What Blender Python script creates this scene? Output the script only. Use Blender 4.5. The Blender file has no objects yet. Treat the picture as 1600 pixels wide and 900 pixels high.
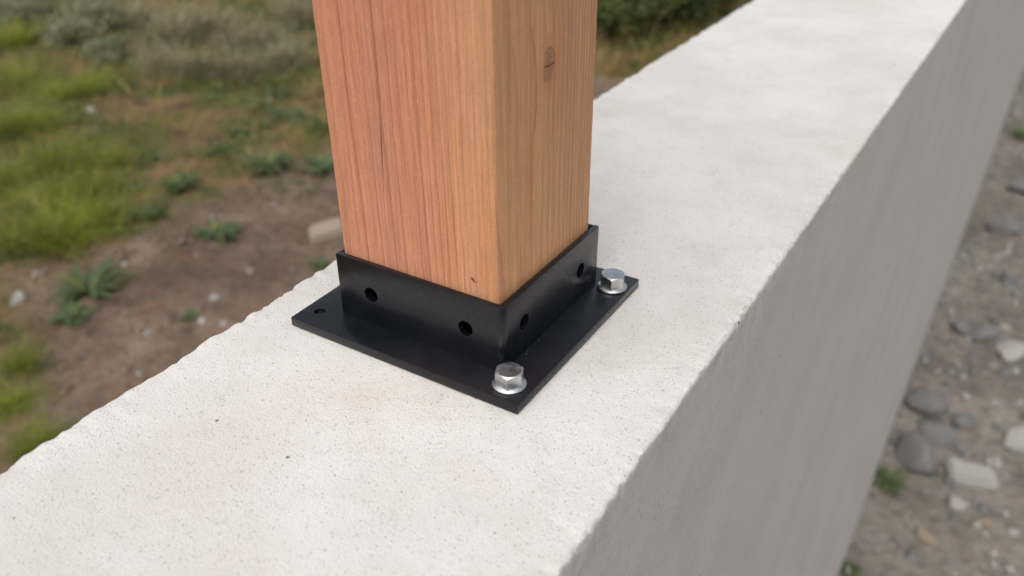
import bpy, bmesh, math, random
import numpy as np
from mathutils import Vector, Matrix
scene = bpy.context.scene
COL = scene.collection

# ------------------------------------------------------------------ camera, sky, sun, exposure
cam_data = bpy.data.cameras.new('camera')
cam = bpy.data.objects.new('camera', cam_data); COL.objects.link(cam)
cam.location = (0.2198, -0.3156, 0.2455)
cam.rotation_euler = (1.0217, 0.0015, 0.5537)
cam_data.sensor_width = 36.0
cam_data.lens = 36.0 * 1345.4 / 1600.0
cam_data.clip_start = 0.01; cam_data.clip_end = 3000
cam_data.dof.use_dof = True
cam_data.dof.focus_distance = 0.43
cam_data.dof.aperture_fstop = 7.4
scene.camera = cam

SUN_EL, SUN_AZ = math.radians(62), math.radians(282)      # azimuth measured from +X, counter-clockwise
sun_dir = Vector((math.cos(SUN_EL)*math.cos(SUN_AZ), math.cos(SUN_EL)*math.sin(SUN_AZ), math.sin(SUN_EL)))
world = bpy.data.worlds.new('World'); scene.world = world; world.use_nodes = True
wn, wl = world.node_tree.nodes, world.node_tree.links
bg = wn['Background']; bg.inputs['Strength'].default_value = 0.13
sky = wn.new('ShaderNodeTexSky'); sky.sky_type = 'NISHITA'; sky.sun_disc = False
sky.sun_elevation = SUN_EL; sky.sun_rotation = math.atan2(sun_dir.x, sun_dir.y)
sky.air_density = 1.0; sky.dust_density = 4.0; sky.ozone_density = 1.0
veil = wn.new('ShaderNodeHueSaturation'); veil.inputs['Saturation'].default_value = 0.38   # thin overcast
wl.new(sky.outputs[0], veil.inputs['Color']); wl.new(veil.outputs[0], bg.inputs['Color'])
sl = bpy.data.lights.new('sun', 'SUN'); sl.energy = 1.3; sl.angle = math.radians(75); sl.color = (1.0, 0.95, 0.89)
sun = bpy.data.objects.new('sun', sl); COL.objects.link(sun)
sun.rotation_euler = (-sun_dir).to_track_quat('-Z', 'Y').to_euler(); sun.location = (-3, -3, 8)
scene.view_settings.view_transform = 'Standard'; scene.view_settings.look = 'None'
scene.view_settings.exposure = 0.2; scene.view_settings.gamma = 1.0

# ------------------------------------------------------------------ helpers
def nrng(s): return np.random.default_rng(s)
def _hash(ix, iy, s):
    h = (ix.astype(np.int64)*374761393 + iy.astype(np.int64)*668265263 + s*974634777) & 0xffffffff
    h = ((h ^ (h >> 13))*1274126177) & 0xffffffff
    h = ((h ^ (h >> 16))*2246822519) & 0xffffffff
    return ((h ^ (h >> 13)) & 0xffffff)/float(0xffffff)
def vnoise(x, y, s=0):
    x = np.asarray(x, float); y = np.asarray(y, float)
    ix = np.floor(x); iy = np.floor(y); fx = x-ix; fy = y-iy
    fx = fx*fx*fx*(fx*(fx*6-15)+10); fy = fy*fy*fy*(fy*(fy*6-15)+10)
    a = _hash(ix, iy, s); b = _hash(ix+1, iy, s); c = _hash(ix, iy+1, s); d = _hash(ix+1, iy+1, s)
    return (a+(b-a)*fx)*(1-fy)+(c+(d-c)*fx)*fy
def fbm(x, y, s=0, o=4):
    t = 0; a = 1; n = 0
    for k in range(o):
        t = t+a*(vnoise(x*2**k+17.3*k, y*2**k+9.1*k, s+k)*2-1); n += a; a *= .5
    return t/n
def sstep(a, b, v):
    t = np.clip((v-a)/(b-a), 0, 1); return t*t*(3-2*t)

def np_mesh(name, V, F, smooth=True):
    V = np.asarray(V, np.float32); F = np.asarray(F, np.int32); k = F.shape[1]
    me = bpy.data.meshes.new(name)
    me.vertices.add(len(V)); me.vertices.foreach_set('co', V.ravel())
    me.loops.add(F.size); me.loops.foreach_set('vertex_index', F.ravel())
    me.polygons.add(len(F)); me.polygons.foreach_set('loop_start', np.arange(0, F.size, k, dtype=np.int32))
    me.polygons.foreach_set('loop_total', np.full(len(F), k, np.int32))
    if smooth: me.polygons.foreach_set('use_smooth', np.ones(len(F), bool))
    me.update(calc_edges=True); me.validate()
    return me
def add(name, me, m=None, parent=None, loc=(0, 0, 0), rot=(0, 0, 0)):
    if m is not None and not me.materials: me.materials.append(m)
    o = bpy.data.objects.new(name, me); COL.objects.link(o)
    o.location = loc; o.rotation_euler = rot
    if parent: o.parent = parent
    return o
def empty(name, loc=(0, 0, 0), rot=(0, 0, 0)):
    o = bpy.data.objects.new(name, None); COL.objects.link(o); o.location = loc; o.rotation_euler = rot
    o.empty_display_size = .05
    return o
def tag(o, label=None, cat=None, group=None, kind=None):
    for k, v in (('label', label), ('category', cat), ('group', group), ('kind', kind)):
        if v: o[k] = v
    return o
def bm_mesh(name, bm, smooth=False):
    me = bpy.data.meshes.new(name); bm.normal_update(); bm.to_mesh(me); bm.free()
    if smooth: me.polygons.foreach_set('use_smooth', np.ones(len(me.polygons), bool))
    return me
def prism(bm, pts, z0, z1):
    a = [bm.verts.new((x, y, z0)) for x, y in pts]; b = [bm.verts.new((x, y, z1)) for x, y in pts]
    n = len(pts); bm.faces.new(a[::-1]); bm.faces.new(b)
    for i in range(n): bm.faces.new((a[i], a[(i+1) % n], b[(i+1) % n], b[i]))
def cyl_mesh(r, h, mat, seg=32):
    bm = bmesh.new(); bmesh.ops.create_cone(bm, cap_ends=True, segments=seg, radius1=r, radius2=r, depth=h, matrix=mat)
    return bm_mesh('cutter', bm)
def carve(me, cutters, bevel=0.0, op='DIFFERENCE', angle=35):
    """bevel a mesh, then cut holes in it; returns the baked mesh"""
    o = bpy.data.objects.new('work', me); COL.objects.link(o); tmp = [o]
    if bevel:
        b = o.modifiers.new('b', 'BEVEL'); b.width = bevel; b.segments = 2; b.limit_method = 'ANGLE'; b.angle_limit = math.radians(angle)
    for c in cutters:
        co = bpy.data.objects.new('cut', c); COL.objects.link(co); tmp.append(co)
        m = o.modifiers.new('c', 'BOOLEAN'); m.object = co; m.operation = op; m.solver = 'EXACT'
    dg = bpy.context.evaluated_depsgraph_get(); dg.update()
    out = bpy.data.meshes.new_from_object(o.evaluated_get(dg))
    for t in tmp: bpy.data.objects.remove(t)
    return out
def flat_shade(me, ang=30):
    me.polygons.foreach_set('use_smooth', np.ones(len(me.polygons), bool))
    me.set_sharp_from_angle(angle=math.radians(ang)); return me

# ------------------------------------------------------------------ node helper
class NT:
    def __init__(s, name):
        s.m = bpy.data.materials.new(name); s.m.use_nodes = True; s.t = s.m.node_tree
        s.b = s.t.nodes['Principled BSDF']
    def n(s, typ, **kw):
        n = s.t.nodes.new(typ)
        for k, v in kw.items(): setattr(n, k, v)
        return n
    def put(s, sock, v):
        if v is None: return
        if isinstance(v, bpy.types.NodeSocket): s.t.links.new(v, sock)
        elif isinstance(v, (tuple, list)) and len(v) == 3 and sock.type == 'RGBA': sock.default_value = (*v, 1)
        else: sock.default_value = v
    def math(s, op, a, b=None, c=None, clamp=False):
        n = s.n('ShaderNodeMath', operation=op, use_clamp=clamp)
        for i, v in enumerate((a, b, c)): s.put(n.inputs[i], v)
        return n.outputs[0]
    def coord(s, which='Object'): return s.n('ShaderNodeTexCoord').outputs[which]
    def scale(s, v, sc):
        n = s.n('ShaderNodeVectorMath', operation='MULTIPLY'); s.put(n.inputs[0], v); n.inputs[1].default_value = sc; return n.outputs[0]
    def noise(s, v, sc, det=3, rough=.55, dist=0, dim='3D'):
        n = s.n('ShaderNodeTexNoise', noise_dimensions=dim); s.put(n.inputs['Vector'], v)
        n.inputs['Scale'].default_value = sc; n.inputs['Detail'].default_value = det
        n.inputs['Roughness'].default_value = rough; n.inputs['Distortion'].default_value = dist
        return n.outputs[0]
    def voronoi(s, v, sc, feature='F1', out='Distance', rnd=1.0):
        n = s.n('ShaderNodeTexVoronoi', feature=feature); s.put(n.inputs['Vector'], v); n.inputs['Scale'].default_value = sc
        n.inputs['Randomness'].default_value = rnd
        return n.outputs[out]
    def ramp(s, v, lo, hi, a=0.0, b=1.0, smooth=True):
        n = s.n('ShaderNodeMapRange'); n.interpolation_type = 'SMOOTHSTEP' if smooth else 'LINEAR'
        s.put(n.inputs[0], v); n.inputs[1].default_value = lo; n.inputs[2].default_value = hi
        n.inputs[3].default_value = a; n.inputs[4].default_value = b
        return n.outputs[0]
    def mix(s, f, a, b, mode='MIX'):
        n = s.n('ShaderNodeMix', data_type='RGBA', blend_type=mode); s.put(n.inputs[0], f); s.put(n.inputs[6], a); s.put(n.inputs[7], b)
        return n.outputs[2]
    def bump(s, h, strength=1, dist=.001, prev=None):
        n = s.n('ShaderNodeBump'); s.put(n.inputs['Height'], h); n.inputs['Strength'].default_value = strength
        n.inputs['Distance'].default_value = dist
        if prev is not None: s.put(n.inputs['Normal'], prev)
        return n.outputs[0]
    def out(s, col=None, rough=None, normal=None, metal=None, spec=None):
        s.put(s.b.inputs['Base Color'], col); s.put(s.b.inputs['Roughness'], rough); s.put(s.b.inputs['Normal'], normal)
        s.put(s.b.inputs['Metallic'], metal); s.put(s.b.inputs['Specular IOR Level'], spec)
        return s.m

# ------------------------------------------------------------------ materials
def mat_stucco():
    t = NT('stucco'); v = t.coord()
    big = t.noise(v, 7, 5, .6); mid = t.noise(v, 38, 4, .65); fine = t.noise(v, 900, 3, .7); grit = t.noise(v, 1900, 2, .6)
    col = t.mix(t.ramp(big, .34, .62), (.715, .685, .640), (.800, .780, .745))
    stain = t.math('MULTIPLY', t.ramp(t.noise(v, 10, 4, .65, .8), .52, .74), .55)
    col = t.mix(stain, col, (.690, .625, .540))
    col = t.mix(t.math('MULTIPLY', t.ramp(mid, .5, .75), .30), col, (.60, .565, .525))
    col = t.mix(t.ramp(fine, .53, .72, 0, .46), col, (.43, .405, .37))
    # the upright faces are tinted towards a darker grey-brown
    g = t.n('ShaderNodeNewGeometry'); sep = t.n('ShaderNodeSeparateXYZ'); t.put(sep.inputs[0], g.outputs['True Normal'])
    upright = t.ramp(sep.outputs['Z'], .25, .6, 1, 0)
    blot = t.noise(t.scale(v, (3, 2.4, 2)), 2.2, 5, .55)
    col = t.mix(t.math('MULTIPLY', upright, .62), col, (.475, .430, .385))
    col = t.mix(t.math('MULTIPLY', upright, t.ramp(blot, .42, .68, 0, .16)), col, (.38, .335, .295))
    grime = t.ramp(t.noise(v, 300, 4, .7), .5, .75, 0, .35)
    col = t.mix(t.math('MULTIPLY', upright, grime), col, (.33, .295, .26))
    # sparse dark pits, dense pinholes
    def pits(sc, thr, size):
        vd = t.voronoi(v, sc); vc = t.voronoi(v, sc, out='Color'); sp = t.n('ShaderNodeSeparateColor'); t.put(sp.inputs[0], vc)
        return t.math('LESS_THAN', vd, t.ramp(sp.outputs[0], thr, 1, .0, size, False))
    pit, pit2, pit3 = pits(48, .82, .055), pits(210, .74, .15), pits(600, .35, .27)
    col = t.mix(t.math('MULTIPLY', pit3, .62), col, (.30, .27, .24))
    col = t.mix(t.math('MULTIPLY', pit2, .48), col, (.24, .215, .19))
    col = t.mix(t.math('MULTIPLY', pit, .9), col, (.10, .09, .085))
    up = t.math('SUBTRACT', 1, t.math('MULTIPLY', upright, .35))
    h = t.math('MULTIPLY_ADD', fine, 1.0, t.math('MULTIPLY', grit, .5))
    h = t.math('SUBTRACT', h, t.math('MULTIPLY', t.math('ADD', pit2, pit3), .5)); h = t.math('MULTIPLY', h, up)
    nb = t.bump(h, .9, .0010)
    nb = t.bump(t.noise(v, 300, 3, .65), .16, .001, nb)
    return t.out(col, .93, nb, spec=.25)

def mat_wood():
    t = NT('cedar'); v = t.coord(); s = t.n('ShaderNodeSeparateXYZ'); t.put(s.inputs[0], t.scale(v, (1000, 1000, 1000)))
    X, Y, Z = s.outputs
    A = lambda a, b: t.math('ADD', a, b)
    M = lambda a, b: t.math('MULTIPLY', a, b)
    wob = t.math('SUBTRACT', t.noise(t.scale(v, (14, 14, 3.2)), 1, 2, .5), .5)
    wob2 = t.math('SUBTRACT', t.noise(t.scale(v, (90, 90, 14)), 1, 2, .5), .5)
    dx = A(X, A(50.0, M(Z, .018))); dy = A(Y, 50.0)
    r = t.math('SQRT', A(M(dx, dx), M(dy, dy)))
    # the knot on the face towards +X pushes the rings aside
    ky, kz = A(Y, .3), A(Z, -131.0)
    front = t.math('GREATER_THAN', X, 30.0)
    e1 = A(M(M(ky, ky), 1/15.0**2), M(M(kz, kz), 1/42.0**2))
    push = M(t.math('EXPONENT', M(e1, -1.0)), front)
    r = A(r, A(M(wob, 9.0), M(wob2, 1.6))); r = A(r, M(push, -3.0))
    g = M(t.math('POWER', t.math('MAXIMUM', r, .5), 2.0), .00188)
    g = A(g, M(t.math('SUBTRACT', t.noise(None, .8, 1, .5, dim='1D') if False else t.noise(t.scale(v, (60, 60, 2)), 1, 1, .5), .5), .45))
    f = t.math('FRACT', g); ring = t.math('FLOOR', g)
    wnz = t.n('ShaderNodeTexWhiteNoise', noise_dimensions='1D'); t.put(wnz.inputs['W'], ring); rv = wnz.outputs[0]
    late = t.math('POWER', f, 11.0); late = M(late, t.ramp(f, .97, 1.0, 1, 0))
    late = M(late, t.ramp(rv, 0, 1, .55, 1.0, False))
    late = M(late, t.math('MAXIMUM', t.math('SUBTRACT', 1.0, front), t.ramp(Y, -30, 22, .35, 1.0)))
    soft = M(t.math('POWER', f, 2.5), .22)
    heart = t.ramp(A(r, M(wob, 20)), 58, 108)
    col = t.mix(heart, (.562, .246, .138), (.572, .306, .152))
    pinkband = M(t.ramp(rv, .55, 1.0), t.ramp(r, 30, 60, .75, .35))
    col = t.mix(pinkband, col, (.50, .225, .145))
    orange = M(t.ramp(t.noise(t.scale(v, (55, 55, 5)), 1, 2, .5), .55, .75), .5)
    col = t.mix(orange, col, (.56, .225, .085))
    col = t.mix(soft, col, (.40, .15, .07))
    col = t.mix(M(late, .88), col, (.215, .075, .038))
    fib = t.noise(t.scale(v, (1500, 1500, 55)), 1, 3, .6); fib2 = t.noise(t.scale(v, (700, 700, 9)), 1, 3, .6)
    speck = t.noise(v, 900, 2, .6)
    k = A(A(t.ramp(fib, .3, .7, -.13, .13, False), t.ramp(fib2, .3, .7, -.17, .14, False)), t.ramp(speck, .3, .7, -.07, .07, False))
    hs = t.n('ShaderNodeHueSaturation'); t.put(hs.inputs['Color'], col); t.put(hs.inputs['Value'], A(k, 1.0)); col = hs.outputs[0]
    # bright hairs left by the saw
    hair = M(t.ramp(t.noise(t.scale(v, (700, 700, 170)), 1, 2, .6), .66, .76), .35)
    col = t.mix(hair, col, (.66, .42, .27))
    # knot
    kyy = A(ky, M(t.math('SUBTRACT', t.noise(v, 160, 2), .5), 3.0))
    e2 = A(M(M(kyy, kyy), 1/5.0**2), M(M(kz, kz), 1/7.6**2)); ed = t.math('SQRT', e2)
    kmask = M(t.ramp(ed, .70, 1.15, 1, 0), front)
    halo = M(M(t.ramp(ed, .9, 2.3, 1, 0), front), .42)
    col = t.mix(halo, col, (.46, .20, .095))
    kr = t.math('FRACT', M(A(ed, M(wob2, .5)), 4.0))
    kc = t.mix(t.math('POWER', kr, 2.0), (.34, .165, .10), (.19, .082, .05))
    col = t.mix(M(kmask, .62), col, kc)
    rim = M(M(t.ramp(ed, .82, .96), t.ramp(ed, .98, 1.12, 1, 0)), front)
    col = t.mix(M(M(rim, .45), t.ramp(t.noise(v, 210, 2), .42, .62)), col, (.09, .035, .022))
    cz = A(A(kz, -.3), M(t.math('SUBTRACT', t.noise(v, 240, 3), .5), 2.6))
    crk = M(M(t.math('LESS_THAN', t.math('ABSOLUTE', cz), .32), t.math('LESS_THAN', t.math('ABSOLUTE', ky), 4.2)), front)
    cy2 = A(A(ky, .6), M(t.math('SUBTRACT', t.noise(v, 260, 3), .5), 2.0))
    crk2 = M(M(M(t.math('LESS_THAN', t.math('ABSOLUTE', cy2), .22), t.math('LESS_THAN', t.math('ABSOLUTE', A(kz, -2)), 3.4)), front), .7)
    # drying check on the face towards -Y, and two small scars at its foot
    left = t.math('LESS_THAN', Y, -30.0)
    cx = A(A(X, 14.6), M(A(Z, -90), -.055)); cx = A(cx, M(t.math('SUBTRACT', t.noise(t.scale(v, (60, 60, 60)), 1, 2), .5), 1.2))
    wid = t.ramp(t.math('ABSOLUTE', A(Z, -98)), 0, 26, .30, 0, False)
    chk = M(t.math('LESS_THAN', t.math('ABSOLUTE', cx), wid), left)
    sx, sz = A(X, -32.0), A(Z, -43.6)
    sd = t.math('SQRT', A(M(M(sx, sx), .30), M(A(sz, M(sx, .6)), A(sz, M(sx, .6)))))
    sd = A(sd, M(t.math('SUBTRACT', t.noise(v, 700, 3), .5), 2.2))
    scar = M(t.math('LESS_THAN', sd, .75), left)
    dark = t.math('MAXIMUM', t.math('MAXIMUM', crk, crk2), t.math('MAXIMUM', M(chk, .85), M(scar, .85)))
    col = t.mix(dark, col, (.045, .018, .012))
    col = t.mix(t.ramp(Z, 31.5, 33.0, 1, 0), col, (.016, .010, .008))     # near-black foot inside the sleeve paints the shade seen through its holes
    h = A(A(M(late, .55), M(fib, .35)), M(speck, .5)); h = A(h, M(dark, -2.5))
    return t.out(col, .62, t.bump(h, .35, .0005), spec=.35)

def mat_blacksteel():
    t = NT('black_powder_coat'); v = t.coord()
    gr = t.noise(v, 900, 2, .5); lo = t.noise(v, 60, 3, .6); dust = t.noise(v, 2600, 2, .6)
    col = t.mix(t.ramp(lo, .4, .7), (.0040, .0048, .0078), (.0060, .0070, .0105))
    col = t.mix(t.ramp(dust, .70, .82, 0, .12), col, (.10, .10, .10))
    rough = t.ramp(lo, .3, .7, .26, .34)
    return t.out(col, rough, t.bump(gr, .08, .0005), spec=.48)

def mat_zinc():
    t = NT('zinc_plated_steel'); v = t.coord()
    n1 = t.noise(v, 260, 3, .6); n2 = t.noise(t.scale(v, (1, 1, 6)), 900, 2, .6)
    col = t.mix(t.ramp(n1, .4, .65), (.58, .60, .61), (.72, .73, .73))
    return t.out(col, t.ramp(n1, .35, .7, .30, .42), t.bump(n2, .03, .0003), metal=1.0)

def mat_ground():
    t = NT('bare_soil'); v = t.coord()
    at = t.n('ShaderNodeAttribute', attribute_name='veg'); ar = t.n('ShaderNodeAttribute', attribute_name='pale')
    a = t.noise(v, 3, 5, .65); b = t.noise(v, 22, 4, .65); c = t.noise(v, 90, 3, .6)
    soil = t.mix(t.ramp(a, .35, .65), (.118, .083, .061), (.240, .178, .133))
    soil = t.mix(t.ramp(b, .48, .68, 0, .7), soil, (.07, .048, .036))
    soil = t.mix(t.ramp(c, .55, .72, 0, .6), soil, (.27, .22, .18))
    pale = t.mix(t.ramp(a, .35, .65), (.200, .172, .145), (.300, .265, .228))
    pale = t.mix(t.ramp(b, .46, .68, 0, .6), pale, (.095, .078, .062))
    pale = t.mix(t.ramp(c, .55, .72, 0, .6), pale, (.33, .295, .255))
    moss = t.mix(t.ramp(b, .38, .62), (.125, .108, .028), (.080, .095, .020))
    moss = t.mix(t.ramp(a, .48, .62), moss, (.150, .105, .055))
    patch = t.noise(v, 6.5, 4, .65, .5); patch2 = t.noise(v, 4.3, 4, .7, .4)
    moss = t.mix(t.ramp(patch, .50, .62, 0, .85), moss, (.215, .120, .060))
    moss = t.mix(t.ramp(patch2, .54, .66, 0, .9), moss, (.040, .034, .022))
    moss = t.mix(t.ramp(patch2, .44, .32, 0, .8), moss, (.190, .185, .035))
    soil = t.mix(t.ramp(patch2, .55, .68, 0, .5), soil, (.205, .115, .065))
    col = t.mix(ar.outputs['Fac'], soil, pale); col = t.mix(t.math('MULTIPLY', at.outputs['Fac'], .85), col, moss)
    nb = t.bump(t.math('MULTIPLY_ADD', b, 1.0, t.math('MULTIPLY', c, .5)), .8, .02)
    return t.out(col, .95, nb, spec=.2)

def mat_leaf(name, c0, c1, c2=None, transl=.3):
    """c0 to c1 by the plant's own tint attribute"""
    t = NT(name); at = t.n('ShaderNodeAttribute', attribute_name='tint'); oi = t.n('ShaderNodeObjectInfo')
    col = t.mix(at.outputs['Fac'], c0, c1)
    if c2: col = t.mix(t.ramp(at.outputs['Fac'], .8, 1.0), col, c2)
    hs = t.n('ShaderNodeHueSaturation'); t.put(hs.inputs['Color'], col)
    t.put(hs.inputs['Value'], t.ramp(oi.outputs['Random'], 0, 1, .85, 1.15, False))
    t.out(hs.outputs[0], .6, spec=.3)
    tr = t.n('ShaderNodeBsdfTranslucent'); t.put(tr.inputs['Color'], hs.outputs[0]); mx = t.n('ShaderNodeMixShader'); mx.inputs[0].default_value = transl
    t.t.links.new(t.b.outputs[0], mx.inputs[1]); t.t.links.new(tr.outputs[0], mx.inputs[2])
    t.t.links.new(mx.outputs[0], t.t.nodes['Material Output'].inputs['Surface'])
    return t.m
def mat_stone(name, a, b):
    t = NT(name); v = t.coord()
    n = t.noise(v, 16, 5, .65); f = t.noise(v, 120, 3, .65)
    col = t.mix(t.ramp(n, .35, .65), a, b); col = t.mix(t.ramp(f, .56, .72, 0, .45), col, tuple(x*.5 for x in a))
    return t.out(col, .9, t.bump(t.math('ADD', n, t.math('MULTIPLY', f, .4)), .5, .006), spec=.25)

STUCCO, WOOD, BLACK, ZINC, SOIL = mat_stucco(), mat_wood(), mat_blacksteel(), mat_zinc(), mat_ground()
GRASS = mat_leaf('grass_green', (.130, .180, .020), (.375, .400, .050), (.54, .46, .17), .4)
COVER = mat_leaf('grass_olive', (.085, .125, .018), (.270, .250, .050), (.46, .33, .15), .3)
WEED = mat_leaf('weed_green', (.075, .125, .055), (.165, .205, .085), (.24, .25, .08))
BRUSH = mat_leaf('dry_twig', (.17, .145, .08), (.38, .33, .20), (.48, .43, .30), .15)
SAGE = mat_leaf('sage_leaf', (.20, .215, .12), (.40, .41, .26), (.60, .57, .45))
BUSH = mat_leaf('bush_leaf', (.040, .062, .026), (.140, .160, .045), (.22, .20, .06))
STRAW = mat_leaf('dead_straw', (.15, .070, .034), (.34, .215, .11), (.46, .38, .25), .1)
BARK = mat_stone('bark', (.12, .09, .065), (.19, .15, .11))
STONE_GREY = mat_stone('stone_grey', (.15, .148, .145), (.27, .267, .26))
STONE_PALE = mat_stone('stone_pale', (.36, .34, .31), (.48, .46, .43))
STONE_TAN = mat_stone('stone_tan', (.27, .215, .165), (.38, .32, .26))
CLOD = mat_stone('earth_clod', (.13, .092, .068), (.24, .18, .135))

# ------------------------------------------------------------------ terrain
def veg(x, y):
    xb = np.interp(y, [-3, .55, .9, 1.2, 2.0, 2.8, 4.2, 4.9, 30], [-1.9, -1.95, -2.55, -2.85, -2.75, -2.65, -2.45, -1.6, -1.2])
    n = fbm(x*1.9, y*1.9, 5, 4)
    return sstep(.22, -.30, (x-xb)+n*.75)
def height(x, y):
    left = -1.45+fbm(x*.9, y*.9, 2, 3)*.035-np.clip(-x-5, 0, 60)*-.012
    right = -1.9+fbm(x*1.1, y*1.1, 8, 3)*.03
    k = sstep(-.07, .10, x)
    near = np.exp(-((x+2)/9)**2-((y-2)/9)**2)
    return left*(1-k)+right*k+near*(fbm(x*9, y*9, 31, 3)*.016+fbm(x*34, y*34, 41, 2)*.007)
def graded(a, b, step, lo, hi, g=1.13):
    core = list(np.arange(a, b, step)); s = step; v = core[-1]
    while v < hi: s *= g; v += s; core.append(v)
    s = step; v = core[0]; pre = []
    while v > lo: s *= g; v -= s; pre.append(v)
    return np.array(pre[::-1]+core)
def ground():
    xs = graded(-5.2, 1.0, .0155, -400, 400); ys = graded(.2, 4.8, .0155, -400, 600)
    Xg, Yg = np.meshgrid(xs, ys, indexing='ij'); x, y = Xg.ravel(), Yg.ravel()
    nx, ny = len(xs), len(ys); i = np.arange(nx*ny).reshape(nx, ny)
    F = np.stack([i[:-1, :-1], i[1:, :-1], i[1:, 1:], i[:-1, 1:]], -1).reshape(-1, 4)
    me = np_mesh('ground', np.stack([x, y, height(x, y)], 1), F)
    for nm, val in (('veg', veg(x, y)), ('pale', sstep(-.05, .1, x))):
        me.attributes.new(nm, 'FLOAT', 'POINT').data.foreach_set('value', val.astype(np.float32))
    tag(add('ground', me, SOIL), kind='structure')
ground()

# ------------------------------------------------------------------ the rendered wall
WL, WR = -0.0954, 0.1245
PLX, PLY = (-.0680, .0669), (-.0644, .0628)          # base plate footprint
def wall():
    R = .0035
    prof = []                                          # x, z, nx, nz, edge weight
    zs = -np.concatenate([np.geomspace(2.2, .05, 46), np.arange(.049, R, -.0014)])
    for z in zs: prof.append((WL, z, -1, 0, math.exp(z/.012)))
    for a in np.linspace(180, 90, 8)[1:-1]:
        c, s = math.cos(math.radians(a)), math.sin(math.radians(a)); prof.append((WL+R+R*c, -R+R*s, c, s, 1))
    for x in np.arange(WL+R, WR-R, .0013):
        prof.append((x, 0, 0, 1, max(math.exp(-(x-WL)/.008), math.exp(-(WR-x)/.008))))
    for a in np.linspace(90, 0, 8)[1:-1]:
        c, s = math.cos(math.radians(a)), math.sin(math.radians(a)); prof.append((WR-R+R*c, -R+R*s, c, s, 1))
    for z in zs[::-1]: prof.append((WR, z, 1, 0, math.exp(z/.012)))
    P = np.array(prof); ys = graded(-.34, .70, .0014, -3.0, 15.0, 1.05)
    arc = np.concatenate([[0], np.cumsum(np.hypot(np.diff(P[:, 0]), np.diff(P[:, 1])))])
    U, Yg = np.meshgrid(arc, ys, indexing='ij')
    px, pz, nx, nz, ew = [np.repeat(P[:, k:k+1], len(ys), 1) for k in range(5)]
    rightside = sstep(.0, .02, px-WL-.1)
    top = np.clip(nz, 0, 1)
    d = fbm(U*18, Yg*18, 3, 2)*.0007 + fbm(U*90, Yg*90, 4, 2)*.00016*(.35+.65*top) + fbm(U*260, Yg*260, 6, 2)*.00013*(.35+.65*top)
    near = sstep(1.3, .6, Yg); d = fbm(U*18, Yg*18, 3, 2)*.0007*(.25+.75*near)+(d-fbm(U*18, Yg*18, 3, 2)*.0007)*near; ew = ew*(.12+.88*near)
    lump = fbm(U*60+7, Yg*95, 12, 3)
    chip = np.clip(fbm(U*110, Yg*190, 14, 3)-.08, 0, 1)
    d = d+ew*(lump*.0011*(1-rightside)+lump*.0004*rightside)-ew*chip*.0016
    d = d+ew*fbm(U*20, Yg*160, 15, 3)*.0008
    vx, vz = px+nx*d, pz+nz*d
    # the bed under the plate is level
    m = sstep(.004, -.0, np.maximum(np.maximum(PLX[0]-px, px-PLX[1]), np.maximum(PLY[0]-Yg, Yg-PLY[1])))*top
    vz = vz*(1-m)+np.minimum(vz, -.0003)*m
    vz = np.where(m > .5, np.clip(vz, -.0006, -.0002), vz)
    V = np.stack([vx, Yg, vz], -1).reshape(-1, 3); nu, ny = U.shape; i = np.arange(nu*ny).reshape(nu, ny)
    F = np.stack([i[:-1, :-1], i[:-1, 1:], i[1:, 1:], i[1:, :-1]], -1).reshape(-1, 4)
    # end caps and underside as strips between the two sides
    h = nu//2; caps = []
    for j, fl in ((0, False), (ny-1, True)):
        for a in range(h-1):
            q = [i[a, j], i[a+1, j], i[nu-2-a, j], i[nu-1-a, j]]; caps.append(q[::-1] if fl else q)
    me = np_mesh('wall', V, np.concatenate([F, np.array(caps)]))
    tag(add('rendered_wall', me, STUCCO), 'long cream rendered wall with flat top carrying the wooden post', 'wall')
wall()

# ------------------------------------------------------------------ post
BX0, BX1, BY0, BY1, PT, BH = -.0487, .0484, -.0469, .0473, .0050, .0394
HOLE_Z, HOLE_R = .0221, .0040
def post():
    hx, hy, r, L = .0450, .0437, .0011, 2.3
    ring = []
    for cx, cy, a0 in ((hx, hy, 0), (-hx, hy, 90), (-hx, -hy, 180), (hx, -hy, 270)):
        for a in (0, 30, 60, 90):
            t = math.radians(a0+a); ring.append((cx-math.copysign(r, cx)+r*math.cos(t), cy-math.copysign(r, cy)+r*math.sin(t)))
    zs = np.concatenate([[0, .045], np.arange(.047, .40, .003), np.linspace(.42, L, 20)])
    bm = bmesh.new(); rows = []
    for z in zs:
        row = []
        for k, (x, y) in enumerate(ring):
            j = float(fbm(np.array(z*120.), np.array(k//4*9.7), 77, 2))*.00022 if z > .04 else 0
            row.append(bm.verts.new((x-math.copysign(j, x), y-math.copysign(j, y), z)))
        rows.append(row)
    n = len(ring)
    for a, b in zip(rows[:-1], rows[1:]):
        for k in range(n): bm.faces.new((a[k], a[(k+1) % n], b[(k+1) % n], b[k]))
    bm.faces.new(rows[0][::-1]); bm.faces.new(rows[-1])
    me = bm_mesh('post', bm)
    cut = []
    for u in (-.028, .028):
        cut.append(cyl_mesh(.0125, .09, Matrix.Translation((u, -.045, HOLE_Z-PT)) @ Matrix.Rotation(math.pi/2, 4, 'X'), 24))
        cut.append(cyl_mesh(.0125, .09, Matrix.Translation((.045, u, HOLE_Z-PT)) @ Matrix.Rotation(math.pi/2, 4, 'Y'), 24))
    me = flat_shade(carve(me, cut), 40)
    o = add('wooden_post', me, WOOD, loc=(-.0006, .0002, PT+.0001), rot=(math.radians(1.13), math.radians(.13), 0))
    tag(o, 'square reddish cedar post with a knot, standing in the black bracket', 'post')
post()

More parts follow.
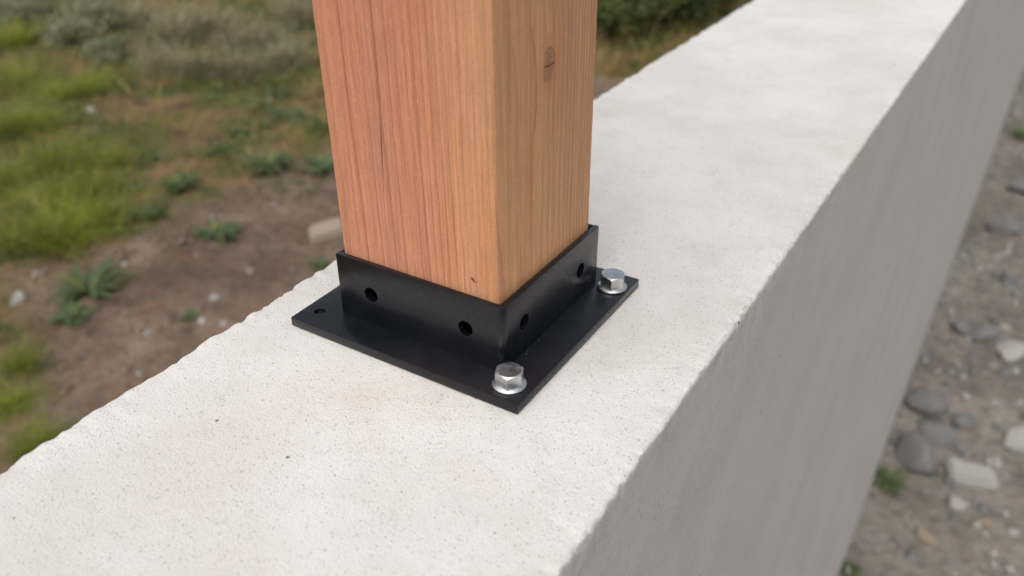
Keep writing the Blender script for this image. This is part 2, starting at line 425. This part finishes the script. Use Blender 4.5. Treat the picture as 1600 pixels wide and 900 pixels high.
# ------------------------------------------------------------------ black post base
def post_base():
    root = empty('post_base', (0, 0, 0))
    tag(root, 'black powder coated steel post base bolted to the wall top', 'bracket')
    bm = bmesh.new(); prism(bm, [(PLX[0], PLY[0]), (PLX[1], PLY[0]), (PLX[1], PLY[1]), (PLX[0], PLY[1])], 0, PT)
    dim = cyl_mesh(.0029, .0024, Matrix.Translation((-.0588, -.0528, PT)))
    add('base_plate', flat_shade(carve(bm_mesh('base_plate', bm), [dim], .0004)), BLACK, root)
    T = .0031; R = .0042
    def bend(x0, y0, x1, y1):      # an angle profile: along y0 from x0 to x1, round the corner, along x1 to y1
        out = [(x0, y0)]+[(x1-R+R*math.cos(math.radians(a)), y0+R+R*math.sin(math.radians(a))) for a in np.linspace(-90, 0, 9)]+[(x1, y1)]
        ri = R-T
        inn = [(x1-T, y1)]+[(x1-R+ri*math.cos(math.radians(a)), y0+R+ri*math.sin(math.radians(a))) for a in np.linspace(0, -90, 6)]+[(x0, y0+T)]
        return out+inn
    bm = bmesh.new(); prism(bm, bend(BX0, BY0, BX1, BY1), PT-.0004, BH)
    cut = []
    for u in (-.028, .028):
        cut.append(cyl_mesh(HOLE_R, .01, Matrix.Translation((u, BY0, HOLE_Z)) @ Matrix.Rotation(math.pi/2, 4, 'X')))
        cut.append(cyl_mesh(HOLE_R, .01, Matrix.Translation((BX1, u, HOLE_Z)) @ Matrix.Rotation(math.pi/2, 4, 'Y')))
    add('sleeve', flat_shade(carve(bm_mesh('sleeve', bm), cut, .00045, angle=50)), BLACK, root)
    bm = bmesh.new()
    prism(bm, [(-x, -y) for x, y in bend(-BX1+T+.0003, -BY1, -BX0, -BY0-T-.0003)], PT-.0004, BH-.0002)
    add('sleeve', flat_shade(carve(bm_mesh('sleeve', bm), [], .00045, angle=50)), BLACK, root)
    # weld spatter at the foot of the sleeve
    rs = random.Random(4); bm = bmesh.new()
    for k in range(4):
        y = rs.uniform(-.030, -.012); x = BX1+rs.uniform(.0003, .004)
        bmesh.ops.create_icosphere(bm, subdivisions=2, radius=rs.uniform(.0003, .0008), matrix=Matrix.Translation((x, y, PT+.0001)) @ Matrix.Diagonal((1, rs.uniform(1, 2.2), .8, 1)))
    add('weld_spatter', bm_mesh('weld_spatter', bm, True), BLACK, root)
post_base()

# ------------------------------------------------------------------ bolts
def hex_bolt():
    root = empty('hex_bolt')
    # flange washer, turned profile
    prof = [(0, 0), (.0074, 0), (.0076, .0002), (.0076, .0008), (.0074, .0010), (.0067, .0011), (.0065, .0013), (0, .0013)]
    bm = bmesh.new(); seg = 56; rows = []
    for rr, z in prof[1:-1]: rows.append([bm.verts.new((rr*math.cos(2*math.pi*k/seg), rr*math.sin(2*math.pi*k/seg), z)) for k in range(seg)])
    for a, b in zip(rows[:-1], rows[1:]):
        for k in range(seg): bm.faces.new((a[k], a[(k+1) % seg], b[(k+1) % seg], b[k]))
    bm.faces.new(rows[0][::-1]); bm.faces.new(rows[-1])
    add('flange', flat_shade(bm_mesh('flange', bm), 50), ZINC, root)
    rc = .0067
    bm = bmesh.new(); prism(bm, [(rc*math.cos(math.radians(60*k)), rc*math.sin(math.radians(60*k))) for k in range(6)], .0012, .0090)
    cone = bmesh.new(); rows = []; seg = 72        # turned crown that chamfers the six corners
    for rr, z in ((.0090, 0), (.0090, .0058), (.0054, .0079), (.0020, .0079)):
        rows.append([cone.verts.new((rr*math.cos(2*math.pi*k/seg), rr*math.sin(2*math.pi*k/seg), z)) for k in range(seg)])
    for a, b in zip(rows[:-1], rows[1:]):
        for k in range(seg): cone.faces.new((a[k], a[(k+1) % seg], b[(k+1) % seg], b[k]))
    cone.faces.new(rows[0][::-1]); cone.faces.new(rows[-1])
    add('head', flat_shade(carve(bm_mesh('head', bm), [bm_mesh('cone', cone)], .00012, 'INTERSECT'), 14), ZINC, root)
    return root
bolt = hex_bolt(); bolt.scale = (1.04, 1.04, 1.04); bolt.location = (.0557, -.0532, PT+.0001); bolt.rotation_euler = (0, 0, math.radians(-66))
tag(bolt, 'zinc hex bolt in the plate corner nearest the camera', 'bolt', 'bolts holding the post base')
b2 = bolt.copy(); COL.objects.link(b2); b2.location = (.0580, .0475, PT+.0001); b2.rotation_euler = (0, 0, math.radians(-70))
tag(b2, 'zinc hex bolt in the right corner of the plate, behind the sleeve edge', 'bolt', 'bolts holding the post base')
for ch in list(bolt.children):
    c = ch.copy(); COL.objects.link(c); c.parent = b2

# ------------------------------------------------------------------ plants
def blades(rng, n, base, hgt, width, lean, curl=.6, seg=3, tint=None):
    """n curved tapering blades; base (n,3), returns verts, tris, tint"""
    az = rng.uniform(0, 2*np.pi, n) if np.isscalar(lean) or lean.ndim == 1 else None
    h = hgt; d = np.stack([np.cos(az), np.sin(az), np.zeros(n)], 1); side = np.stack([-np.sin(az), np.cos(az), np.zeros(n)], 1)
    tw = rng.uniform(-.8, .8, n); side = side*np.cos(tw)[:, None]+d*np.sin(tw)[:, None]
    V = []; T = []
    tv = rng.uniform(0, 1, n) if tint is None else tint
    for k in range(seg+1):
        t = k/seg; out = h*(lean*t+curl*lean*t*t); up = h*(t-.35*curl*lean*t*t)
        c = base+d*out[:, None]+np.array([0, 0, 1])*up[:, None]
        w = width*(1-t)**.7*.5
        if k < seg: V += [c-side*w[:, None], c+side*w[:, None]]
        else: V += [c]
    m = 2*seg+1; V = np.stack(V, 1).reshape(-1, 3)
    f = []
    for k in range(seg-1): f += [(2*k, 2*k+1, 2*k+3), (2*k, 2*k+3, 2*k+2)]
    f.append((2*seg-2, 2*seg-1, 2*seg))
    F = (np.arange(n)[:, None, None]*m+np.array(f)[None]).reshape(-1, 3)
    return V, F, np.repeat(tv, m)
def leafy(rng, P, size, up=.3, tint=None):
    """pointed folded leaves at points P, random facing"""
    n = len(P); d = rng.normal(size=(n, 3)); d[:, 2] = d[:, 2]*.6+up; d /= np.linalg.norm(d, axis=1)[:, None]
    s = np.cross(d, rng.normal(size=(n, 3))); s /= np.linalg.norm(s, axis=1)[:, None]; nn = np.cross(d, s)
    L = (size*rng.uniform(.6, 1.3, n))[:, None]; W = L*.24
    V = np.stack([P, P+d*L*.45+s*W+nn*L*.06, P+d*L, P+d*L*.45-s*W+nn*L*.06], 1).reshape(-1, 3)
    F = (np.arange(n)[:, None, None]*4+np.array([(0, 1, 2), (0, 2, 3)])[None]).reshape(-1, 3)
    tv = rng.uniform(0, 1, n) if tint is None else tint
    return V, F, np.repeat(tv, 4)
def tubes(paths, r0, r1, k=4):
    V = []; F = []
    for p in paths:
        p = np.asarray(p, float); n = len(p); o = len(V)
        for a in range(n):
            t = p[min(a+1, n-1)]-p[max(a-1, 0)]; t /= np.linalg.norm(t)+1e-9
            s = np.cross(t, (.3, .9, .2)); s /= np.linalg.norm(s)+1e-9; u = np.cross(t, s); r = r0+(r1-r0)*a/(n-1)
            for c in range(k): V.append(p[a]+r*(s*math.cos(2*math.pi*c/k)+u*math.sin(2*math.pi*c/k)))
        for a in range(n-1):
            for c in range(k): F.append((o+a*k+c, o+a*k+(c+1) % k, o+(a+1)*k+(c+1) % k, o+(a+1)*k+c))
    return np.array(V), np.array(F)
def tinted(name, V, F, tv):
    me = np_mesh(name, V, F); me.attributes.new('tint', 'FLOAT', 'POINT').data.foreach_set('value', tv.astype(np.float32)); return me

def grass_mesh(seed, n=600):
    r = nrng(seed); a = r.uniform(0, 2*np.pi, n); q = np.abs(r.normal(0, .36, n))*(.5+.9*vnoise(a*1.3, a*0+seed, seed))
    base = np.stack([q*np.cos(a), q*np.sin(a), np.full(n, -.02)], 1)
    return tinted('grass_tuft', *blades(r, n, base, r.uniform(.2, 1.0, n), r.uniform(.009, .018, n), r.uniform(.2, 1.2, n)))
def weed_parts(seed, n=70):
    r = nrng(seed); V = []; F = []; T = []; o = 0; paths = []
    for k in range(n):
        a = r.uniform(0, 6.28); L = r.uniform(.12, .62)**1.0; el = r.uniform(.1, 1.2); w = L*r.uniform(.10, .22)
        d = np.array([math.cos(a), math.sin(a), 0]); s = np.array([-d[1], d[0], 0]); pts = []
        for t in (0, .3, .62, 1):
            c = d*L*t+np.array([0, 0, L*(math.sin(el)*t*1.2-.75*t*t*math.sin(el))+.02]); ww = w*(0.12, .8, 1, .0)[(0, .3, .62, 1).index(t)]
            pts.append((c, ww))
        v = [pts[0][0]-s*pts[0][1]*.5, pts[0][0]+s*pts[0][1]*.5, pts[1][0]-s*pts[1][1]*.5, pts[1][0]+s*pts[1][1]*.5,
             pts[2][0]-s*pts[2][1]*.5, pts[2][0]+s*pts[2][1]*.5, pts[3][0]]
        V += v; F += [(o, o+1, o+3), (o, o+3, o+2), (o+2, o+3, o+5), (o+2, o+5, o+4), (o+4, o+5, o+6)]; o += 7; T += [r.uniform(0, 1)]*7
    st, sf = tubes([[(0, 0, -.05), (r.uniform(-.03, .03), r.uniform(-.03, .03), .08), (r.uniform(-.08, .08), r.uniform(-.08, .08), .2)] for _ in range(4)], .012, .006)
    return tinted('leaves', np.array(V), np.array(F), np.array(T)), np_mesh('stem', st, sf)
def brush_parts(seed, n=520):
    r = nrng(seed); a = r.uniform(0, 6.28, n); q = np.abs(r.normal(0, .33, n))
    base = np.stack([q*np.cos(a), q*np.sin(a), np.full(n, -.02)], 1)
    tw = tinted('dry_stems', *blades(r, n, base, r.uniform(.3, .95, n), r.uniform(.010, .020, n), r.uniform(.2, .95, n), .3))
    m = 300; P = r.normal(0, .30, (m, 3)); P[:, 2] = np.abs(P[:, 2])+.1
    return tw, tinted('seed_heads', *leafy(r, P, .07, .5))
def shrub_parts(seed, n=2600, hz=.75):
    r = nrng(seed); cl = r.normal(0, .26, (34, 3)); cl[:, 2] = r.uniform(.12, hz, 34)
    w = r.integers(0, 34, n); P = cl[w]+r.normal(0, .085, (n, 3)); P[:, 2] = np.maximum(P[:, 2], .01)
    tint = np.clip(r.uniform(0, 1, 34)[w]*.7+r.uniform(0, .3, n), 0, 1)
    paths = [[(0, 0, -.05), tuple(c*np.array([.35, .35, .5])), tuple(c)] for c in cl]
    st, sf = tubes(paths, .016, .004)
    return tinted('foliage', *leafy(r, P, .10, .35, tint)), np_mesh('branches', st, sf)

grass_v = [grass_mesh(100+k) for k in range(4)]
weed_v = [weed_parts(200+k) for k in range(3)]
brush_v = [brush_parts(300+k) for k in range(3)]
sage_v = [shrub_parts(400+k, 1500, .5) for k in range(2)]
bush_v = [shrub_parts(500+k) for k in range(3)]
def H(x, y): return float(height(np.array([x]), np.array([y]))[0])
R0 = random.Random(11)
def put_single(name, me, m, x, y, s, sz, label, cat, group):
    o = add(name, me, m, loc=(x, y, H(x, y)), rot=(0, 0, R0.uniform(0, 6.28))); o.scale = (s, s, sz); tag(o, label, cat, group)
def put_plant(name, parts, x, y, s, sz, label, cat, group):
    o = empty(name, (x, y, H(x, y)), (0, 0, R0.uniform(0, 6.28))); o.scale = (s, s, sz); tag(o, label, cat, group)
    for pn, me, m in parts:
        c = add(pn, me, m, o)
        if pn == 'seed_heads': c['kind'] = 'stuff'

GT = [  # x, y, size, label
 (-3.12, 1.27, .30, 'bright grass tuft at the left picture edge, just above the bare soil'),
 (-3.02, 1.41, .32, 'thick bright green grass tuft nearest above the blue-green weed'),
 (-3.04, 1.59, .24, 'right-hand bright grass tuft of the large clump left of the post'),
 (-3.37, 1.53, .30, 'bright grass tuft in the middle of the large left clump'),
 (-3.32, 1.76, .27, 'bright grass tuft at the back right of the large left clump'),
 (-3.67, 1.55, .28, 'bright grass tuft at the left picture edge, behind the large clump'),
 (-3.69, 1.86, .30, 'topmost grass tuft of the large clump on the left'),
 (-3.50, 1.97, .22, 'small green grass tuft right of the large clump\'s top'),
 (-4.58, 2.43, .33, 'left one of the two vivid grass tufts below the sage plants'),
 (-4.54, 2.62, .30, 'right one of the two vivid grass tufts below the sage plants'),
 (-5.02, 2.43, .34, 'yellow-green grass tuft at the left edge, upper part of the picture'),
 (-5.84, 2.96, .34, 'uppermost yellow-green grass tuft by the top left picture corner'),
 (-4.34, 1.93, .28, 'olive green grass tuft at the left edge above the large clump'),
 (-4.26, 2.10, .24, 'smaller olive grass tuft between large clump and vivid tufts'),
 (-2.17, .63, .15, 'brownish green grass tuft near the wall, middle of three lower left'),
 (-2.34, .77, .13, 'brownish green grass tuft near the wall, topmost of three lower left'),
 (-1.93, .56, .13, 'brownish green grass tuft closest to the wall at lower left'),
]
for k, (x, y, s, lab) in enumerate(GT):
    put_single('grass_tuft', grass_v[k % 4], GRASS if k < 14 else COVER, x, y, s*R0.uniform(.75, 1.05), s*R0.uniform(.45, .8), lab, 'grass', 'grass tufts on the left ground')
WD = [
 (-2.58, 1.19, .30, 'blue-green leafy weed spreading on the bare soil at left'),
 (-2.47, 1.04, .17, 'small leafy weed just below the large blue-green weed'),
 (-2.51, 1.75, .23, 'low leafy weed on soil, left of the tan flat stone'),
 (-2.80, 2.33, .28, 'dark green leafy weed close left of the wooden post'),
 (-2.59, 2.48, .24, 'dark green leafy weed half hidden by the wooden post'),
 (-3.20, 2.90, .27, 'broad green weed beside the post below the dry brush'),
 (-2.92, 1.73, .19, 'bluish weed at the right foot of the large grass clump'),
 (-1.98, 1.79, .10, 'tiny green weed by the wall edge left of the black sleeve'),
 (-2.12, 1.28, .09, 'faint small weed on brown soil above the wall edge'),
 (-3.01, 1.97, .20, 'green weed in the mossy patch left of the post'),
 (.175, 2.24, .15, 'green weed growing at the wall foot below the pile of grey stones'),
 (.150, 1.78, .09, 'weed sprout at the wall foot by the bottom picture edge'),
 (.27, 6.06, .22, 'dark green weed at the far wall foot near the right picture edge'),
]
for k, (x, y, s, lab) in enumerate(WD):
    a, b = weed_v[k % 3]; put_plant('leafy_weed', (('leaves', a, WEED), ('stem', b, WEED)), x, y, s, s*.9, lab, 'weed', 'leafy weeds')
BR = [
 (-5.56, 3.72, .42, 'leftmost dry tan brush beside the pale sage plants'),
 (-4.93, 3.52, .42, 'dry tan brush in front, second from the sage plants'),
 (-4.95, 3.89, .44, 'dry brush at the top picture edge midway to the post'),
 (-4.51, 3.87, .42, 'dry tan brush at the top, between two others left of the post'),
 (-3.88, 3.57, .38, 'dry tan brush closest to the wooden post'),
 (-4.23, 3.12, .32, 'low dry brush over the dark hollow, left of the post'),
 (-3.99, 3.27, .32, 'low dry brush between dark hollow and post'),
 (-4.58, 4.43, .40, 'farthest dry brush, by the top of the post'),
 (-4.47, 3.05, .28, 'smallest dry brush, nearest to the vivid grass tufts'),
]
for k, (x, y, s, lab) in enumerate(BR):
    a, b = brush_v[k % 3]; put_plant('dry_brush', (('dry_stems', a, BRUSH), ('seed_heads', b, BRUSH)), x, y, s*R0.uniform(.8, 1.25), s*R0.uniform(.45, .85), lab, 'brush', 'dry brush behind the post')
SG = [
 (-6.21, 3.33, .40, 'pale sage plant second from the top left corner'),
 (-5.53, 3.15, .36, 'pale sage plant in front, right of the yellow-green grass'),
 (-5.75, 3.51, .38, 'pale sage plant at the top, next to the leftmost dry brush'),
 (-6.86, 3.61, .42, 'pale sage plant in the top left picture corner'),
 (-5.05, 3.12, .28, 'smallest pale sage plant, in front of the dry brush'),
]
for k, (x, y, s, lab) in enumerate(SG):
    a, b = sage_v[k % 2]; put_plant('sage_plant', (('foliage', a, SAGE), ('branches', b, BARK)), x, y, s, s*.8, lab, 'plant', 'pale sage plants')
SH = [
 (-2.30, 5.20, .55, 'dark green bush nearest, right behind the wooden post'),
 (-2.18, 5.75, .58, 'dark green bush in the middle of the row behind the wall'),
 (-2.13, 6.35, .60, 'dark green bush at the far end, touching the wall edge line'),
 (-2.75, 6.30, .62, 'tall dark bush at the back of the row behind the wall'),
 (-4.81, 4.95, .46, 'green bush at the top picture edge just left of the post'),
 (-2.85, 5.62, .48, 'dark bush half hidden behind the post\'s right edge'),
]
for k, (x, y, s, lab) in enumerate(SH):
    a, b = bush_v[k % 3]; put_plant('green_bush', (('foliage', a, BUSH), ('branches', b, BARK)), x, y, s, s*.9, lab, 'bush', 'bushes behind the wall')

# low growth that nobody could count
def ground_cover():
    r = nrng(9); parts = []; o = 0
    for n, (x0, x1, y0, y1), hs in ((230000, (-8.5, -1.5, -.6, 8.0), 1.0), (45000, (-22, -1.0, -8, 24), 1.9)):
        x = r.uniform(x0, x1, n); y = r.uniform(y0, y1, n); dens = veg(x, y)*(.05+.95*sstep(-.08, .22, fbm(x*3.6, y*3.6, 51, 4)))+.012
        k = r.uniform(0, 1, n) < dens; x, y = x[k], y[k]; n = len(x)
        patch = fbm(x*4.2, y*4.2, 61, 4)*1.7
        tint = np.clip(.56+patch*.9+r.uniform(-.35, .45, n), 0, 1)
        h = (1+1.4*sstep(2.2, 4.2, y+fbm(x*1.7, y*1.7, 71, 3)*1.5)*r.uniform(0, 1, n))*r.uniform(.02, .095, n)*(1+.5*np.clip(patch, -1, 1))*hs
        V, F, T = blades(r, n, np.stack([x, y, height(x, y)-.004], 1), h, r.uniform(.0022, .0048, n)*hs, r.uniform(.2, 1.3, n), .5, 2, tint)
        parts.append((V, F+o, T)); o += len(V)
    me = tinted('ground_cover', *[np.concatenate([p[k] for p in parts]) for k in range(3)])
    tag(add('ground_cover', me, COVER), 'low olive grass and moss covering the ground left of the wall', 'grass', kind='stuff')
ground_cover()

def straw_litter():
    r = nrng(77); n = 52000; x = r.uniform(-7.5, -1.2, n); y = r.uniform(-.4, 7.0, n)
    k = r.uniform(0, 1, n) < (.10+.9*sstep(-.15, .35, fbm(x*2.2, y*2.2, 91, 4)))*(.30+.7*veg(x+.25, y)); x, y = x[k], y[k]; n = len(x)
    V, F, T = blades(r, n, np.stack([x, y, height(x, y)+.002], 1), r.uniform(.008, .02, n), r.uniform(.002, .005, n), r.uniform(2.0, 5.0, n), .1, 2)
    tag(add('straw_litter', tinted('straw_litter', V, F, T), STRAW), 'dead straw and leaf litter lying on the soil left of the wall', 'straw', kind='stuff')
straw_litter()
def low_forbs():
    r = nrng(55); c = 420; cx = r.uniform(-6.5, -2.0, c); cy = r.uniform(.2, 6.0, c); k = r.uniform(0, 1, c) < .12+veg(cx+.15, cy); cx, cy = cx[k], cy[k]
    n = 26000; w = r.integers(0, len(cx), n); sp = r.uniform(.02, .09, len(cx))[w]
    x = cx[w]+r.normal(0, 1, n)*sp; y = cy[w]+r.normal(0, 1, n)*sp
    P = np.stack([x, y, height(x, y)+np.abs(r.normal(0, .4, n))*sp], 1)
    tint = np.clip(r.uniform(0, 1, len(cx))[w]*.8+r.uniform(0, .25, n), 0, 1)
    tag(add('low_forbs', tinted('low_forbs', *leafy(r, P, .032, .4, tint)), WEED), 'tiny leafy plants scattered through the grass left of the wall', 'plants', kind='stuff')
low_forbs()

# ------------------------------------------------------------------ stones
def stone_mesh(seed, sub=3, cut=7, rough=.10, flat=.6, asp=.75):
    r = nrng(seed); bm = bmesh.new(); bmesh.ops.create_icosphere(bm, subdivisions=sub, radius=1)
    pl = r.normal(size=(cut, 3)); pl /= np.linalg.norm(pl, axis=1)[:, None]; dist = r.uniform(.50, .86, cut)
    for v in bm.verts:
        p = np.array(v.co)
        for a, d in zip(pl, dist):
            e = p @ a-d
            if e > 0: p = p-a*e*.88
        q = 1+rough*float(fbm(np.array(p[0]*2.1+p[2]*1.3+seed), np.array(p[1]*2.1-p[2]*.9), seed, 3))
        v.co = p*q*np.array([1, asp, flat])
    return flat_shade(bm_mesh('stone', bm), 24)
def slab_mesh(seed, lx, ly, lz):
    r = nrng(seed); bm = bmesh.new(); bmesh.ops.create_cube(bm, size=2)
    for v in bm.verts: v.co = Vector((v.co.x*lx*r.uniform(.78, 1.1), v.co.y*ly*r.uniform(.75, 1.1), v.co.z*lz*r.uniform(.7, 1.15)))
    bmesh.ops.bevel(bm, geom=list(bm.edges), offset=.13, segments=2, affect='EDGES')
    bmesh.ops.subdivide_edges(bm, edges=list(bm.edges), cuts=2, use_grid_fill=True)
    for v in bm.verts:
        p = v.co; q = float(fbm(np.array(p.x*2.3+p.z*1.7+seed), np.array(p.y*2.3-p.z*1.1), seed, 3)); v.co = p*(1+.09*q)
    return flat_shade(bm_mesh('stone', bm), 24)
ST = [  # x, y, width, material, flatness, cuts, label
 (-2.11, 1.99, .17, STONE_TAN, .42, 9, 'flat tan stone on the soil just left of the post foot'),
 (-2.74, 1.01, .070, STONE_PALE, .6, 5, 'pale round pebble on soil at the left picture edge'),
 (-4.25, 2.40, .075, STONE_PALE, .7, 5, 'small whitish stone among the moss below the vivid grass'),
 (-1.80, .79, .060, STONE_TAN, .6, 6, 'tan pebble close to the wall edge at lower left'),
 (-2.14, 1.40, .040, STONE_PALE, .6, 5, 'small pale pebble on soil above the wall edge'),
 (-2.18, 1.62, .040, STONE_TAN, .6, 5, 'small tan pebble on soil below the flat tan stone'),
 (-2.85, 1.16, .055, STONE_TAN, .6, 5, 'tan pebble above the pale round pebble at left'),
 (.222, 2.42, .165, STONE_GREY, .72, 3, 'large grey stone at the wall foot, lowest of the pile'),
 (.21, 2.74, .150, STONE_GREY, .75, 4, 'grey stone against the wall foot, topmost of the pile'),
 (.27, 2.57, .125, STONE_GREY, .75, 8, 'light grey angular stone behind the large lowest one'),
 (.345, 2.72, .095, STONE_GREY, .8, 8, 'upright grey stone right of the pile at the wall foot'),
 (.42, 2.43, .180, STONE_PALE, .34, 10, 'flat pale slab of stone right of the grey stone pile'),
 (.385, 2.26, .060, STONE_PALE, .75, 4, 'small pale pebble just below the flat pale slab'),
 (.325, 2.05, .085, STONE_TAN, .45, 7, 'flat buff stone on the soil at lower right'),
 (.555, 2.72, .180, STONE_PALE, .55, 9, 'pale broken stone at the right picture edge beside the slab'),
 (.58, 2.90, .120, STONE_PALE, .5, 9, 'pale stone behind the broken one at the right picture edge'),
 (.33, 3.40, .130, STONE_GREY, .7, 8, 'grey stone higher up, middle of the upper right row'),
 (.46, 3.30, .135, STONE_PALE, .5, 8, 'pale grey stone, rightmost of the upper right row'),
 (.25, 3.38, .095, STONE_GREY, .7, 7, 'grey stone nearest the wall in the upper right row'),
 (.41, 3.50, .055, STONE_PALE, .7, 5, 'small white pebble above the upper right row'),
 (.48, 2.22, .050, STONE_TAN, .6, 5, 'little tan pebble between slab and picture edge, lower right'),
 (.38, 3.98, .110, STONE_GREY, .6, 8, 'grey stone far along the wall foot, above the upper row'),
 (.30, 4.55, .160, STONE_GREY, .55, 9, 'broad dark grey stone far along the wall foot'),
 (.36, 5.15, .200, STONE_GREY, .55, 9, 'farthest large grey stone beside the wall foot'),
]
for k, (x, y, w, m, fl, ct, lab) in enumerate(ST):
    o = add('stone' if w > .09 else 'pebble', stone_mesh(700+k, 3, ct+6 if ct > 4 else ct+1, .12, fl, .66+.25*R0.random()), m, rot=(R0.uniform(-.12, .12), R0.uniform(-.12, .12), R0.uniform(0, 6.28)))
    if lab.startswith('flat tan stone'): o.data = slab_mesh(31, .82, .58, .40); o.data.materials.append(m); o.rotation_euler = (.05, -.08, .95)
    if lab.startswith('flat pale slab'): o.data = slab_mesh(35, .78, .56, .24); o.data.materials.append(m); o.rotation_euler = (.03, .05, .25)
    s = w*.60; o.scale = (s, s, s); o.location = (x, y, H(x, y)+s*fl*.26); tag(o, lab, 'stone', 'loose stones')

def gravel(name, n, box, smin, smax, m, label, seed, vmask=False):
    r = nrng(seed); bm = bmesh.new(); bmesh.ops.create_icosphere(bm, subdivisions=1, radius=1)
    bv = np.array([v.co[:] for v in bm.verts]); bf = np.array([[v.index for v in f.verts] for f in bm.faces]); bm.free()
    x = r.uniform(box[0], box[1], n); y = r.uniform(box[2], box[3], n)
    k = r.uniform(0, 1, n) < sstep(-.3, .45, fbm(x*2.6, y*2.6, seed, 3))+.10
    if vmask: k &= r.uniform(0, 1, n) > veg(x, y)*.92
    x, y = x[k], y[k]; n = len(x)
    s = smin+(smax-smin)*r.uniform(0, 1, n)**4
    sc = np.stack([s, s*r.uniform(.6, 1, n), s*r.uniform(.4, .8, n)], 1); a = r.uniform(0, 6.28, n)
    v = bv[None]*(1+r.uniform(-.28, .28, (n, len(bv), 1)))*sc[:, None, :]
    c, q = np.cos(a)[:, None], np.sin(a)[:, None]
    V = np.stack([v[..., 0]*c-v[..., 1]*q+x[:, None], v[..., 0]*q+v[..., 1]*c+y[:, None], v[..., 2]+(height(x, y)+s*.15)[:, None]], -1).reshape(-1, 3)
    F = (np.arange(n)[:, None, None]*len(bv)+bf[None]).reshape(-1, 3)
    tag(add(name, np_mesh(name, V, F, False), m), label, 'gravel', kind='stuff')
gravel('gravel', 17000, (.13, 3.0, .4, 7.5), .003, .024, STONE_GREY, 'loose grey gravel on the soil right of the wall', 21)
gravel('gravel', 10000, (.13, 3.0, .4, 7.5), .003, .020, STONE_PALE, 'pale chippings on the soil right of the wall', 22)
gravel('clods', 9000, (-4.2, -.2, -.5, 5.5), .005, .022, CLOD, 'small earth clods and grit on the soil left of the wall', 23, True)
gravel('grit', 1500, (-4.0, -.2, -.5, 5.0), .004, .018, STONE_PALE, 'pale grit scattered on the soil left of the wall', 24, True)
